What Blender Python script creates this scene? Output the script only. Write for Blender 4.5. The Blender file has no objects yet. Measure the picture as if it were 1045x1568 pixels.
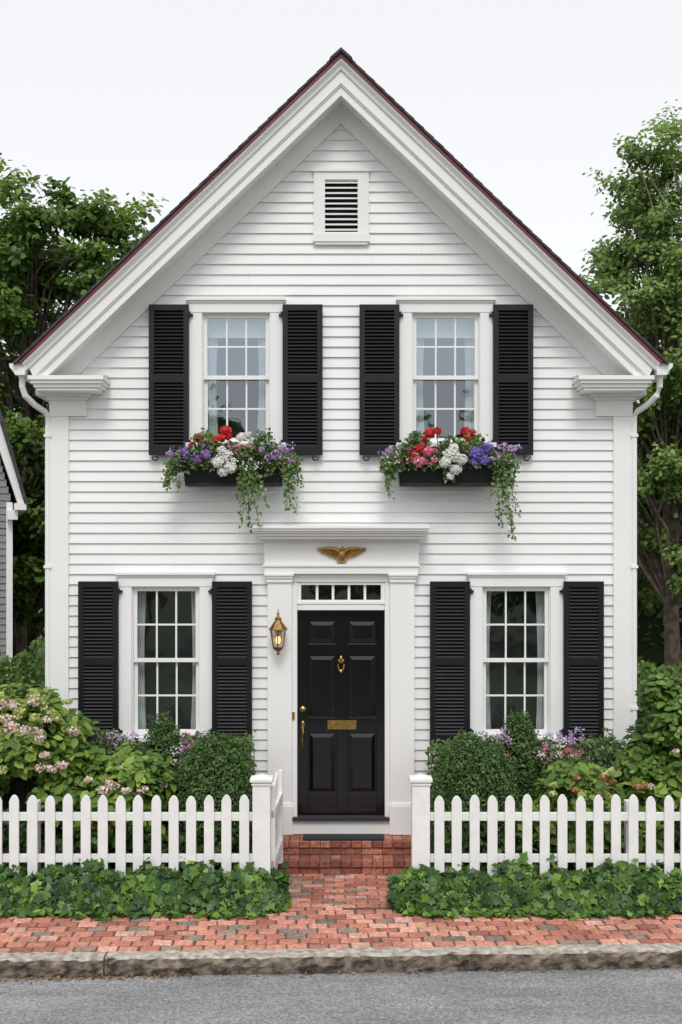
import bpy, math, random
import numpy as np
from mathutils import Vector, Matrix
random.seed(7); rng=np.random.default_rng(7)
S=bpy.context.scene
COL=S.collection
CAMD=12.0; CAMZ=2.94
# image pixel coordinates to metres at the facade plane: 154 pixels per metre
def FX(p): return (p-522.5)/154.0
def FZ(p): return 2.94-(p-864)/154.0

# ---------------------------------------------------------------- materials
def newmat(name):
    m=bpy.data.materials.new(name); m.use_nodes=True
    nt=m.node_tree; nt.nodes.clear()
    return m,nt,nt.nodes,nt.links
def ramp(N,stops):
    r=N.new('ShaderNodeValToRGB'); e=r.color_ramp.elements
    while len(e)<len(stops): e.new(.5)
    for i,(p,c) in enumerate(stops): e[i].position=p; e[i].color=tuple(c)+(1,)
    return r
def pmat(name,col,rough=0.6,metal=0.0,var=0.0,vscale=3.0,bump=0.0,bscale=40.0,col2=None,spec=0.5,coat=0.0,detail=4,bdist=.01,w=.15):
    m,nt,N,L=newmat(name)
    o=N.new('ShaderNodeOutputMaterial'); b=N.new('ShaderNodeBsdfPrincipled')
    L.new(b.outputs[0],o.inputs[0])
    b.inputs['Roughness'].default_value=rough; b.inputs['Metallic'].default_value=metal
    b.inputs['Specular IOR Level'].default_value=spec
    b.inputs['Coat Weight'].default_value=coat
    tc=N.new('ShaderNodeTexCoord')
    if col2 is None: col2=tuple(max(0,c*(1-var)) for c in col)
    n=N.new('ShaderNodeTexNoise'); n.inputs['Scale'].default_value=vscale; n.inputs['Detail'].default_value=detail
    L.new(tc.outputs['Object'],n.inputs['Vector'])
    r=ramp(N,[(.5-w,tuple(col2)),(.5+w,tuple(col))])
    L.new(n.outputs['Fac'],r.inputs[0]); L.new(r.outputs[0],b.inputs['Base Color'])
    if bump>0:
        n2=N.new('ShaderNodeTexNoise'); n2.inputs['Scale'].default_value=bscale; n2.inputs['Detail'].default_value=5
        L.new(tc.outputs['Object'],n2.inputs['Vector'])
        bp=N.new('ShaderNodeBump'); bp.inputs['Strength'].default_value=bump; bp.inputs['Distance'].default_value=bdist
        L.new(n2.outputs['Fac'],bp.inputs['Height']); L.new(bp.outputs[0],b.inputs['Normal'])
    return m
def leafmat(name,stops,rough=0.45,trans=0.3,spec=0.35,gain=1.0):
    m,nt,N,L=newmat(name)
    o=N.new('ShaderNodeOutputMaterial'); b=N.new('ShaderNodeBsdfPrincipled'); t=N.new('ShaderNodeBsdfTranslucent'); mx=N.new('ShaderNodeMixShader')
    a=N.new('ShaderNodeAttribute'); a.attribute_name='tint'
    r=ramp(N,[(p,tuple(min(.9,k*gain) for k in c)) for p,c in stops])
    L.new(a.outputs['Fac'],r.inputs[0]); L.new(r.outputs[0],b.inputs['Base Color']); L.new(r.outputs[0],t.inputs['Color'])
    b.inputs['Roughness'].default_value=rough; b.inputs['Specular IOR Level'].default_value=spec
    mx.inputs[0].default_value=trans
    L.new(b.outputs[0],mx.inputs[1]); L.new(t.outputs[0],mx.inputs[2]); L.new(mx.outputs[0],o.inputs[0])
    return m
def glassmat(name,refl,tint):
    m,nt,N,L=newmat(name)
    o=N.new('ShaderNodeOutputMaterial'); g=N.new('ShaderNodeBsdfGlossy'); t=N.new('ShaderNodeBsdfTransparent'); mx=N.new('ShaderNodeMixShader')
    g.inputs['Roughness'].default_value=.02; g.inputs['Color'].default_value=tuple(tint)+(1,)
    t.inputs['Color'].default_value=(.85,.9,.9,1)
    tc=N.new('ShaderNodeTexCoord'); n=N.new('ShaderNodeTexNoise'); n.inputs['Scale'].default_value=2.2
    bp=N.new('ShaderNodeBump'); bp.inputs['Strength'].default_value=.3; bp.inputs['Distance'].default_value=.025
    L.new(tc.outputs['Object'],n.inputs['Vector']); L.new(n.outputs['Fac'],bp.inputs['Height']); L.new(bp.outputs[0],g.inputs['Normal'])
    mx.inputs[0].default_value=refl
    L.new(t.outputs[0],mx.inputs[1]); L.new(g.outputs[0],mx.inputs[2]); L.new(mx.outputs[0],o.inputs[0])
    return m
def emit(name,col,s):
    m,nt,N,L=newmat(name); o=N.new('ShaderNodeOutputMaterial'); e=N.new('ShaderNodeEmission')
    e.inputs[0].default_value=tuple(col)+(1,); e.inputs[1].default_value=s; L.new(e.outputs[0],o.inputs[0]); return m
def brickmat(name,stops):
    m,nt,N,L=newmat(name)
    o=N.new('ShaderNodeOutputMaterial'); b=N.new('ShaderNodeBsdfPrincipled'); L.new(b.outputs[0],o.inputs[0])
    a=N.new('ShaderNodeAttribute'); a.attribute_name='tint'
    r=ramp(N,stops)
    L.new(a.outputs['Fac'],r.inputs[0])
    tc=N.new('ShaderNodeTexCoord'); n=N.new('ShaderNodeTexNoise'); n.inputs['Scale'].default_value=30; n.inputs['Detail'].default_value=6
    n3=N.new('ShaderNodeTexNoise'); n3.inputs['Scale'].default_value=1.9; n3.inputs['Detail'].default_value=5
    L.new(tc.outputs['Object'],n.inputs['Vector']); L.new(tc.outputs['Object'],n3.inputs['Vector'])
    mr=N.new('ShaderNodeMapRange'); mr.inputs['From Min'].default_value=.3; mr.inputs['From Max'].default_value=.7; mr.inputs['To Min'].default_value=.6; mr.inputs['To Max'].default_value=1.35
    L.new(n.outputs['Fac'],mr.inputs['Value'])
    mr2=N.new('ShaderNodeMapRange'); mr2.inputs['From Min'].default_value=.35; mr2.inputs['From Max'].default_value=.65; mr2.inputs['To Min'].default_value=.76; mr2.inputs['To Max'].default_value=1.2
    L.new(n3.outputs['Fac'],mr2.inputs['Value'])
    mm=N.new('ShaderNodeMath'); mm.operation='MULTIPLY'; L.new(mr.outputs[0],mm.inputs[0]); L.new(mr2.outputs[0],mm.inputs[1])
    v=N.new('ShaderNodeVectorMath'); v.operation='SCALE'; L.new(r.outputs[0],v.inputs[0]); L.new(mm.outputs[0],v.inputs['Scale'])
    L.new(v.outputs[0],b.inputs['Base Color']); b.inputs['Roughness'].default_value=.85
    bp=N.new('ShaderNodeBump'); bp.inputs['Strength'].default_value=.5; bp.inputs['Distance'].default_value=.004
    L.new(n.outputs['Fac'],bp.inputs['Height']); L.new(bp.outputs[0],b.inputs['Normal'])
    return m

M={}
M['white']=pmat('white_paint',(.82,.82,.81),.5,var=.03,vscale=2.0,bump=.06,bscale=60)
M['siding']=pmat('white_clapboard_paint',(.82,.82,.815),.55,var=.04,vscale=1.3,bump=.08,bscale=50)
M['fence']=pmat('fence_paint',(.82,.82,.81),.55,var=.08,vscale=7,bump=.15,bscale=70)
M['black']=pmat('black_shutter_paint',(.008,.008,.011),.40,var=.2,vscale=9,spec=.4)
M['door']=pmat('black_door_gloss',(.004,.004,.006),.16,var=.2,vscale=4,coat=.3,bump=.03,bscale=5)
M['dark']=pmat('dark_interior',(.03,.03,.032),.9,var=.3)
M['room']=pmat('room_wall',(.09,.09,.09),.9,var=.3)
M['brass']=pmat('aged_brass',(.62,.40,.14),.28,metal=1,var=.35,vscale=30)
M['bronze']=pmat('antique_brass_lantern',(.42,.25,.10),.35,metal=1,var=.4,vscale=30)
M['gold']=pmat('gilded_eagle',(.50,.29,.09),.42,metal=.7,var=.5,vscale=25)
M['maroon']=pmat('maroon_drip_edge',(.17,.028,.04),.5,var=.2)
M['shingle']=pmat('asphalt_shingle',(.075,.068,.066),.95,var=.5,vscale=14,bump=.6,bscale=90)
M['curtain']=pmat('curtain_cloth',(.66,.67,.66),.9,var=.08)
M['shade']=pmat('roller_shade',(.74,.78,.76),.9,var=.06)
M['glass_up']=glassmat('window_glass_sky',.32,(.72,.82,.93))
M['glass_mid']=glassmat('window_glass_lower_sash',.21,(.75,.83,.92))
M['glass_lo']=glassmat('window_glass_dark',.14,(.9,.95,1))
M['lglass']=glassmat('lantern_glass',.15,(1,1,1))
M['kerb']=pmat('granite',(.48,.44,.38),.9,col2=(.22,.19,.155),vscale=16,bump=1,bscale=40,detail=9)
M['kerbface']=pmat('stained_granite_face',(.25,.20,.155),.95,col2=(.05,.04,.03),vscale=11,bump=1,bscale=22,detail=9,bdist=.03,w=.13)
M['mortar']=pmat('mortar_sand',(.13,.105,.085),.95,var=.5,vscale=15,bump=.5,bscale=60)
M['soil']=pmat('garden_soil_and_grass',(.05,.08,.025),.95,col2=(.03,.03,.014),vscale=3,bump=.8,bscale=30)
M['found']=pmat('foundation_stone',(.22,.2,.18),.9,var=.4,vscale=6,bump=.5)
M['mat']=pmat('rubber_doormat',(.03,.034,.04),.9,var=.3,vscale=30,bump=.6,bscale=120)
M['bark']=pmat('tree_bark',(.20,.155,.12),.95,col2=(.07,.055,.042),vscale=9,bump=1,bscale=25)
M['grayhouse']=pmat('gray_clapboard_paint',(.24,.245,.25),.7,var=.15)
M['stem']=pmat('green_stem',(.06,.10,.03),.7,var=.3)
M['core']=pmat('painted_shade_core',(.016,.028,.009),.95,var=.4,vscale=20)  # near-black green: shade between the leaves put into the colour
M['mapleL']=leafmat('maple_leaves',[(0,(.035,.072,.013)),(.45,(.085,.165,.025)),(1,(.19,.29,.05))],trans=.35,gain=1.15)
M['mapleR']=leafmat('ash_leaves',[(0,(.06,.105,.028)),(.45,(.14,.225,.055)),(1,(.26,.36,.10))],trans=.4,gain=1.3)
M['box']=leafmat('boxwood_leaves',[(0,(.03,.062,.02)),(.5,(.075,.145,.038)),(1,(.16,.26,.07))],gain=1.12)
M['hyd']=leafmat('hydrangea_leaves',[(0,(.03,.07,.014)),(.5,(.11,.20,.032)),(1,(.29,.40,.07))],rough=.5,gain=1.08)
M['ivy']=leafmat('ivy_leaves',[(0,(.014,.042,.012)),(.35,(.036,.09,.018)),(.7,(.095,.19,.028)),(1,(.22,.34,.05))],rough=.4,trans=.2,gain=1.1)
M['boxgreen']=leafmat('flower_box_leaves',[(0,(.04,.08,.022)),(.5,(.10,.18,.05)),(1,(.22,.31,.10))])
M['vine']=leafmat('trailing_vine_leaves',[(0,(.05,.11,.025)),(.6,(.14,.24,.07)),(1,(.34,.44,.20))])
M['red']=leafmat('red_geranium',[(0,(.42,.008,.012)),(1,(.80,.03,.035))],trans=.2)
M['whitef']=leafmat('white_petals',[(0,(.62,.62,.56)),(1,(.88,.88,.85))],trans=.2)
M['purple']=leafmat('purple_petals',[(0,(.14,.05,.24)),(1,(.38,.24,.56))],trans=.2)
M['blue']=leafmat('violet_petals',[(0,(.12,.08,.38)),(1,(.27,.20,.60))],trans=.2)
M['pink']=leafmat('pink_petals',[(0,(.50,.07,.14)),(1,(.80,.24,.34))],trans=.2)
M['lilac']=leafmat('lilac_petals',[(0,(.30,.18,.38)),(1,(.58,.42,.64))],trans=.2)
M['cream']=leafmat('faded_pink_hydrangea_petals',[(0,(.46,.26,.20)),(.4,(.70,.54,.46)),(1,(.84,.78,.68))],trans=.2)
M['rust']=leafmat('rust_hydrangea_petals',[(0,(.30,.13,.06)),(1,(.55,.32,.17))],trans=.2)
M['lime']=leafmat('lime_hydrangea_petals',[(0,(.30,.36,.09)),(1,(.60,.66,.28))],trans=.2)
M['litter']=leafmat('dry_leaf_litter',[(0,(.10,.05,.02)),(1,(.30,.17,.06))],trans=.1)
BR=[(0,(.16,.13,.11)),(.10,(.27,.21,.175)),(.18,(.29,.105,.075)),(.5,(.45,.17,.115)),(.8,(.54,.24,.17)),(1,(.63,.37,.29))]
M['brick']=brickmat('worn_red_brick',BR)
M['brickd']=brickmat('step_red_brick',[(0,(.17,.06,.045)),(.5,(.30,.10,.065)),(1,(.44,.18,.12))])

# ---------------------------------------------------------------- mesh helpers
def empty(name,loc=(0,0,0)):
    e=bpy.data.objects.new(name,None); e.location=loc; e.empty_display_size=.2; COL.objects.link(e); return e
class MB:
    def __init__(s): s.v=[]; s.f=[]; s.t=[]
    def add(s,vs,fs,t=0.5):
        o=len(s.v); s.v+= [tuple(v) for v in vs]; s.f+=[tuple(i+o for i in f) for f in fs]; s.t+=[t]*len(vs)
    def box(s,x0,x1,y0,y1,z0,z1,t=.5):
        if x0>x1:x0,x1=x1,x0
        if y0>y1:y0,y1=y1,y0
        if z0>z1:z0,z1=z1,z0
        s.add([(x0,y0,z0),(x1,y0,z0),(x1,y1,z0),(x0,y1,z0),(x0,y0,z1),(x1,y0,z1),(x1,y1,z1),(x0,y1,z1)],
          [(0,3,2,1),(4,5,6,7),(0,1,5,4),(1,2,6,5),(2,3,7,6),(3,0,4,7)],t)
    def prism(s,poly,y0,y1,t=.5):
        n=len(poly)
        if n<3:return
        a=sum(poly[i][0]*poly[(i+1)%n][1]-poly[(i+1)%n][0]*poly[i][1] for i in range(n))
        if a<0: poly=poly[::-1]
        vs=[(x,y0,z) for x,z in poly]+[(x,y1,z) for x,z in poly]
        fs=[tuple(range(n)),tuple(range(2*n-1,n-1,-1))]+[((i+1)%n,i,i+n,(i+1)%n+n) for i in range(n)]
        s.add(vs,fs,t)
    def tube(s,pts,rad,seg=8,t=.5,cap=True):
        pts=[Vector(p) for p in pts]; n=len(pts)
        if not hasattr(rad,'__len__'): rad=[rad]*n
        vs=[];fs=[]
        ref=Vector((0.13,0.2,1)).normalized()
        for i,p in enumerate(pts):
            d=(pts[min(i+1,n-1)]-pts[max(i-1,0)]).normalized()
            r=ref if abs(d.dot(ref))<.9 else Vector((1,0.1,0)).normalized()
            a=d.cross(r).normalized(); b=d.cross(a)
            for k in range(seg):
                an=2*math.pi*k/seg; vs.append(p+(a*math.cos(an)+b*math.sin(an))*rad[i])
        for i in range(n-1):
            for k in range(seg):
                k2=(k+1)%seg; fs.append((i*seg+k,(i)*seg+k2,(i+1)*seg+k2,(i+1)*seg+k))
        if cap: fs.append(tuple(range(seg))); fs.append(tuple(range((n-1)*seg,n*seg))[::-1])
        s.add(vs,fs,t)
    def lathe(s,prof,c,seg=16,t=.5,sy=1.0,rot=0):
        vs=[];fs=[];n=len(prof)
        for r,z in prof:
            for k in range(seg):
                an=2*math.pi*k/seg+rot; vs.append((c[0]+r*math.cos(an),c[1]+r*math.sin(an)*sy,c[2]+z))
        for i in range(n-1):
            for k in range(seg):
                k2=(k+1)%seg; fs.append((i*seg+k,i*seg+k2,(i+1)*seg+k2,(i+1)*seg+k))
        fs.append(tuple(range(seg))[::-1]); fs.append(tuple(range((n-1)*seg,n*seg)))
        s.add(vs,fs,t)
    def ellipsoid(s,c,r,seg=14,rings=9,noise=0,t=.5):
        vs=[];fs=[]
        for i in range(rings+1):
            ph=math.pi*i/rings
            for k in range(seg):
                an=2*math.pi*k/seg; q=1+noise*(random.random()-.5)
                vs.append((c[0]+r[0]*q*math.sin(ph)*math.cos(an),c[1]+r[1]*q*math.sin(ph)*math.sin(an),c[2]+r[2]*q*math.cos(ph)))
        for i in range(rings):
            for k in range(seg):
                k2=(k+1)%seg; fs.append((i*seg+k,(i+1)*seg+k,(i+1)*seg+k2,i*seg+k2))
        s.add(vs,fs,t)
    def obj(s,name,mat,parent=None,smooth=False,bevel=0,tint=False):
        me=bpy.data.meshes.new(name); me.from_pydata(s.v,[],s.f); me.update()
        me.materials.append(M[mat] if isinstance(mat,str) else mat)
        if tint:
            a=me.attributes.new('tint','FLOAT','POINT'); a.data.foreach_set('value',np.array(s.t,dtype=np.float32))
        if smooth:
            me.polygons.foreach_set('use_smooth',[True]*len(me.polygons))
        o=bpy.data.objects.new(name,me); COL.objects.link(o)
        if parent: o.parent=parent
        if bevel>0:
            b=o.modifiers.new('bevel','BEVEL'); b.width=bevel; b.segments=2; b.limit_method='ANGLE'
        return o

OV=np.array([(0,0,0),(.3,.30,.06),(.68,.26,.05),(1,0,-.06),(.68,-.26,.05),(.3,-.30,.06)])
OVF=[(0,1,2,3),(0,3,4,5)]
IV=np.array([(0,0,0),(-.05,.34,.03),(.25,.30,.03),(.40,.52,.0),(.62,.22,.03),(1,0,-.05),(.62,-.22,.03),(.40,-.52,.0),(.25,-.30,.03),(-.05,-.34,.03)])
IVF=[(0,1,2,5),(2,3,4,5),(0,5,8,9),(5,6,7,8)]
PT=np.array([(-.5,0,.05),(0,-.5,-.05),(.5,0,.05),(0,.5,-.05)]); PTF=[(0,1,2,3)]
def norm(a): return a/np.maximum(np.linalg.norm(a,axis=1,keepdims=True),1e-6)
def leaves(name,P,Nn,size,tint,mat,parent=None,shape='ov',down=0.0):
    P=np.asarray(P,float);n=len(P)
    Nn=norm(np.asarray(Nn,float)); size=np.broadcast_to(size,(n,)).astype(float)
    T=rng.normal(size=(n,3)); T[:,2]-=down
    T=norm(T-(T*Nn).sum(1,keepdims=True)*Nn); B=np.cross(Nn,T)
    tpl,fc={'ov':(OV,OVF),'iv':(IV,IVF),'pt':(PT,PTF)}[shape]
    k=len(tpl)
    V=P[:,None,:]+size[:,None,None]*(tpl[None,:,0:1]*T[:,None,:]+tpl[None,:,1:2]*B[:,None,:]+tpl[None,:,2:3]*Nn[:,None,:])
    F=np.array(fc); F=(np.arange(n)[:,None,None]*k+F[None]).reshape(-1,4)
    me=bpy.data.meshes.new(name)
    me.vertices.add(n*k); me.vertices.foreach_set('co',V.reshape(-1).astype(np.float32))
    me.loops.add(len(F)*4); me.loops.foreach_set('vertex_index',F.reshape(-1).astype(np.int32))
    me.polygons.add(len(F)); me.polygons.foreach_set('loop_start',(np.arange(len(F))*4).astype(np.int32))
    me.update(calc_edges=True)
    a=me.attributes.new('tint','FLOAT','POINT'); a.data.foreach_set('value',np.repeat(np.clip(tint,0,1),k).astype(np.float32))
    me.materials.append(M[mat])
    o=bpy.data.objects.new(name,me); COL.objects.link(o)
    if parent: o.parent=parent
    return o
def clip(poly,f):
    out=[]
    n=len(poly)
    for i in range(n):
        a=poly[i];b=poly[(i+1)%n];fa=f(a);fb=f(b)
        if fa>=0: out.append(a)
        if (fa>=0)!=(fb>=0):
            t=fa/(fa-fb); out.append((a[0]+(b[0]-a[0])*t,a[1]+(b[1]-a[1])*t))
    return out
def sph(n):
    return norm(rng.normal(size=(n,3)))

# ================================================================ HOUSE
house=empty('white_clapboard_house')
HW=2.86; SL=.956; APF=7.317
UW=1.04; LW=1.737
WINS=[(-UW,FZ(480),FZ(676),'up'),(UW,FZ(480),FZ(676),'up'),(-LW,FZ(898),FZ(1124),'lo'),(LW,FZ(898),FZ(1124),'lo')]
SW=.3375
holes=[(x-SW-.03,x+SW+.03,zb-.03,zt+.03) for x,zt,zb,_ in WINS]
holes.append((-.5,.5,.2,2.80)); holes.append((-.17,.17,FZ(360),FZ(276)))
ROW=.1026
def clapboards(mb,z0,z1,halfw,holes=[],mp=lambda u,d,z:(u,-d,z)):
    z=z0
    while z<z1:
        zt=min(z+ROW,z1)
        ivs=[(-halfw(z+.01),halfw(z+.01))]
        for (a,b,c,d) in holes:
            if z>=c-ROW*.5 and zt<=d+ROW*.5:
                ni=[]
                for (p,q) in ivs:
                    if b<=p or a>=q: ni.append((p,q)); continue
                    if p<a: ni.append((p,a))
                    if q>b: ni.append((b,q))
                ivs=ni
        for (p,q) in ivs:
            if q-p<.01: continue
            cuts=[p,q]
            if q-p>2.5: cuts.insert(1,p+(q-p)*random.uniform(.2,.8))
            zj=random.gauss(0,.0008)
            for i in range(len(cuts)-1):
                a=cuts[i]+(0.001 if i>0 else 0); b=cuts[i+1]
                j=random.uniform(-.001,.001)
                pp=[(a,.024+j,z+zj),(b,.024+j,z+zj),(b,.006,zt+.002),(a,.006,zt+.002),(a,.003,z+zj),(b,.003,z+zj)]
                mb.add([mp(*w) for w in pp],[(0,1,2,3),(4,5,1,0)])
        z+=ROW
def hwid(z):
    if z<4.60: return HW
    return max(0.0,min(HW,(APF+.12-z)/SL))
mb=MB(); clapboards(mb,.38,7.40,hwid,holes); mb.obj('front_clapboards','siding',house)
for sgn,nm in((-1,'a'),(1,'b')):
    mb=MB(); clapboards(mb,.38,4.70,lambda z:3.5,[],lambda u,d,z,s=sgn:(s*(HW-.01+d),u+3.52,z)); mb.obj('side_clapboards_'+nm,'siding',house)
mb=MB(); mb.box(-HW,HW,6.98,7.02,.3,4.8)
mb.prism([(-HW,4.8),(HW,4.8),(0,7.5)],6.98,7.02); mb.box(-HW+.02,HW-.02,.9,.92,.3,4.8); mb.obj('back_and_partition_walls','siding',house)
mb=MB(); mb.box(-HW+.03,-.75,-.01,.1,-.1,.38); mb.box(.75,HW-.03,-.01,.1,-.1,.38)
mb.box(-HW+.03,-HW+.08,.1,7,-.1,.38); mb.box(HW-.08,HW-.03,.1,7,-.1,.38); mb.obj('foundation','found',house)
mb=MB()
for s in(-1,1):
    mb.box(s*(HW+.02),s*2.70,-.045,.0,.36,FZ(638))
    mb.box(s*(HW+.022),s*(HW-.01),.0,.14,.36,4.62)
    mb.box(s*(HW+.028),s*2.525,-.055,.0,FZ(638),FZ(600)+.03)
    mb.box(s*(HW+.02),s*2.70,-.05,-.0,.30,.36)
mb.box(-HW,-.75,-.05,0,.34,.42); mb.box(.75,HW,-.05,0,.34,.42)
T=7.51
for s in(-1,1):
    poly=[(0,T),(s*2.86,T-SL*2.86),(s*2.86,4.70),(s*(APF-4.70)/SL,4.70),(0,APF)]
    mb.prism(poly,-.038,.0)
    poly=[(0,APF+.02),(s*(APF+.02-4.70)/SL,4.70),(s*(APF-.010-4.70)/SL,4.70),(0,APF-.010)]
    mb.prism(poly,-.044,-.0385)
mb.obj('corner_boards_and_frieze','white',house)
TOP=7.87
def band(a,b,y0,y1,mb,zc=4.762,xmax=3.086):
    for s in(-1,1):
        p=[(0,TOP-a),(4,TOP-a-SL*4),(4,TOP-b-SL*4),(0,TOP-b)]
        p=clip(p,lambda q:q[1]-zc)
        p=clip(p,lambda q:(xmax-(4.92-q[1])*.48)-q[0])
        mb.prism([(s*x,z) for x,z in p],y0,y1)
mb=MB(); band(.035,.072,-.44,7.2,mb,xmax=3.105); mb.obj('maroon_drip_edge','maroon',house)
# crown moulding: one continuous cyma profile run along each rake
mb=MB()
prof=[(.073,-.30),(.073,-.428),(.088,-.429),(.098,-.424),(.110,-.412),(.122,-.400),(.136,-.392),(.150,-.388),(.163,-.386),(.163,-.30)]
for s in(-1,1):
    k=len(prof); vs=[]
    for a_,y_ in prof: vs.append((0,y_,TOP-a_))
    for a_,y_ in prof:
        xe=3.0857-.329*a_; vs.append((s*xe,y_,TOP-a_-SL*xe))
    fs=[(j,(j+1)%k,(j+1)%k+k,j+k) if s<0 else (j,j+k,(j+1)%k+k,(j+1)%k) for j in range(k)]
    fs.append(tuple(range(k,2*k)) if s>0 else tuple(range(2*k-1,k-1,-1)))
    mb.add(vs,fs)
mb.obj('crown_moulding','white',house)
mb=MB()
band(.155,.29,-.365,-.303,mb,xmax=3.05,zc=4.7645); band(.283,.31,-.352,-.304,mb,zc=4.765,xmax=3.045); band(.303,.397,-.338,-.298,mb,zc=4.7655,xmax=3.04)
mb.obj('raking_cornice','white',house)
mb=MB(); band(.31,.36,-.297,.0,mb,zc=4.74); mb.obj('rake_soffit','white',house)
mb=MB(); band(.076,.30,-.292,7.15,mb,zc=4.74,xmax=3.03); mb.obj('roof_deck','white',house)
mb=MB()
ang=math.atan(SL); c,sn=math.cos(ang),math.sin(ang)
Lr=3.13/c; n=int(Lr/.13)
for s in(-1,1):
    for i in range(n+1):
        d0=Lr-i*.13; d1=max(d0-.26,0)
        def pt(d,h): return (s*(d*c+h*sn),(TOP-.028)-d*sn+h*c)
        p=[pt(d0,.002),pt(d0,.026),pt(d1,.012),pt(d1,.0)]
        mb.prism(p,-.455-.0004*(i%3),7.25)
y=-.47
while y<7.2:
    mb.prism([(-.115,TOP-.118),(-.105,TOP-.082),(0,TOP+.012),(.105,TOP-.082),(.115,TOP-.118),(0,TOP-.02)],y,y+.16)
    y+=.14
    mb.prism([(-.11,TOP-.12),(-.10,TOP-.086),(0,TOP+.006),(.10,TOP-.086),(.11,TOP-.12),(0,TOP-.025)],y,y+.16); y+=.14
mb.obj('roof_shingles','shingle',house)
mb=MB()
for s in(-1,1):
    mb.box(s*3.02,s*2.29,-.375,.0,4.722,4.762); mb.box(s*3.0,s*2.31,-.355,.0,4.69,4.722)
    mb.box(s*2.975,s*2.335,-.33,.0,4.655,4.69); mb.box(s*2.95,s*2.36,-.31,.0,4.625,4.655)
    mb.box(s*2.93,s*2.47,-.12,.0,4.595,4.625); mb.box(s*2.91,s*2.50,-.08,.0,4.565,4.595)
    mb.add([(s*3.02,-.375,4.762),(s*2.29,-.375,4.762),(s*2.29,-.04,4.80),(s*3.02,-.04,4.80)],[(0,1,2,3)])
    mb.box(s*3.04,s*2.87,.0,7.1,4.62,4.75); mb.box(s*2.93,s*2.875,.14,7.0,4.45,4.62)
mb.obj('cornice_returns','white',house)
mb=MB()
for s in(-1,1):
    prof=[(3.19,4.875),(3.185,4.84),(3.15,4.80),(3.13,4.765),(3.04,4.765),(3.03,4.84),(3.045,4.84),(3.05,4.78),(3.115,4.78),(3.135,4.82),(3.17,4.85),(3.175,4.875)]
    mb.prism([(s*x,z-.005) for x,z in prof],-.40,7.2)
    mb.prism([(s*x,z-.005) for x,z in [(3.19,4.875),(3.185,4.84),(3.15,4.80),(3.13,4.765),(3.04,4.765),(3.03,4.875)]],-.405,-.395)
    mb.tube([(s*3.09,-.30,4.77),(s*3.09,-.30,4.66),(s*3.07,-.27,4.58),(s*3.0,-.17,4.50),(s*2.93,-.06,4.45),(s*2.905,-.03,4.40),(s*2.905,-.03,4.3),(s*2.905,-.03,2.4),(s*2.905,-.03,.15)],.030,12)
    for z in(4.2,2.9,1.5): mb.box(s*2.94,s*2.87,-.066,.0,z,z+.03)
mb.obj('gutters_and_downspouts','white',house,smooth=False)
# ---- gable vent
mb=MB()
vz0,vz1=FZ(357),FZ(277)
mb.box(FX(481),FX(498),-.05,.0,FZ(360),FZ(265)); mb.box(FX(548),FX(565),-.05,.0,FZ(360),FZ(265))
mb.box(FX(498),FX(548),-.0495,.0,FZ(277),FZ(265)); mb.box(FX(479),FX(567),-.065,.0,FZ(265),FZ(261))
mb.box(FX(480),FX(566),-.062,.0,FZ(372),FZ(360)); mb.box(FX(483),FX(563),-.05,.0,FZ(376),FZ(372))
mb.box(FX(498),FX(548),-.045,.0,FZ(360),FZ(357))
nl=10
for i in range(nl):
    z=vz0+(i+.5)*(vz1-vz0)/nl; h=.011
    mb.add([(FX(498),-.04,z-h),(FX(548),-.04,z-h),(FX(548),.01,z+h),(FX(498),.01,z+h),(FX(498),-.04,z-h+.012),(FX(548),-.04,z-h+.012),(FX(548),.01,z+h+.012),(FX(498),.01,z+h+.012)],
       [(0,3,2,1),(4,5,6,7),(0,1,5,4),(2,3,7,6)])
mb.obj('gable_vent','white',house)
mb=MB(); mb.box(-.2,.2,.03,.05,vz0-.06,vz1+.06); mb.obj('vent_dark_backing','dark',house)  # near-black panel in place of the shaded depth behind the louvers
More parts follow.
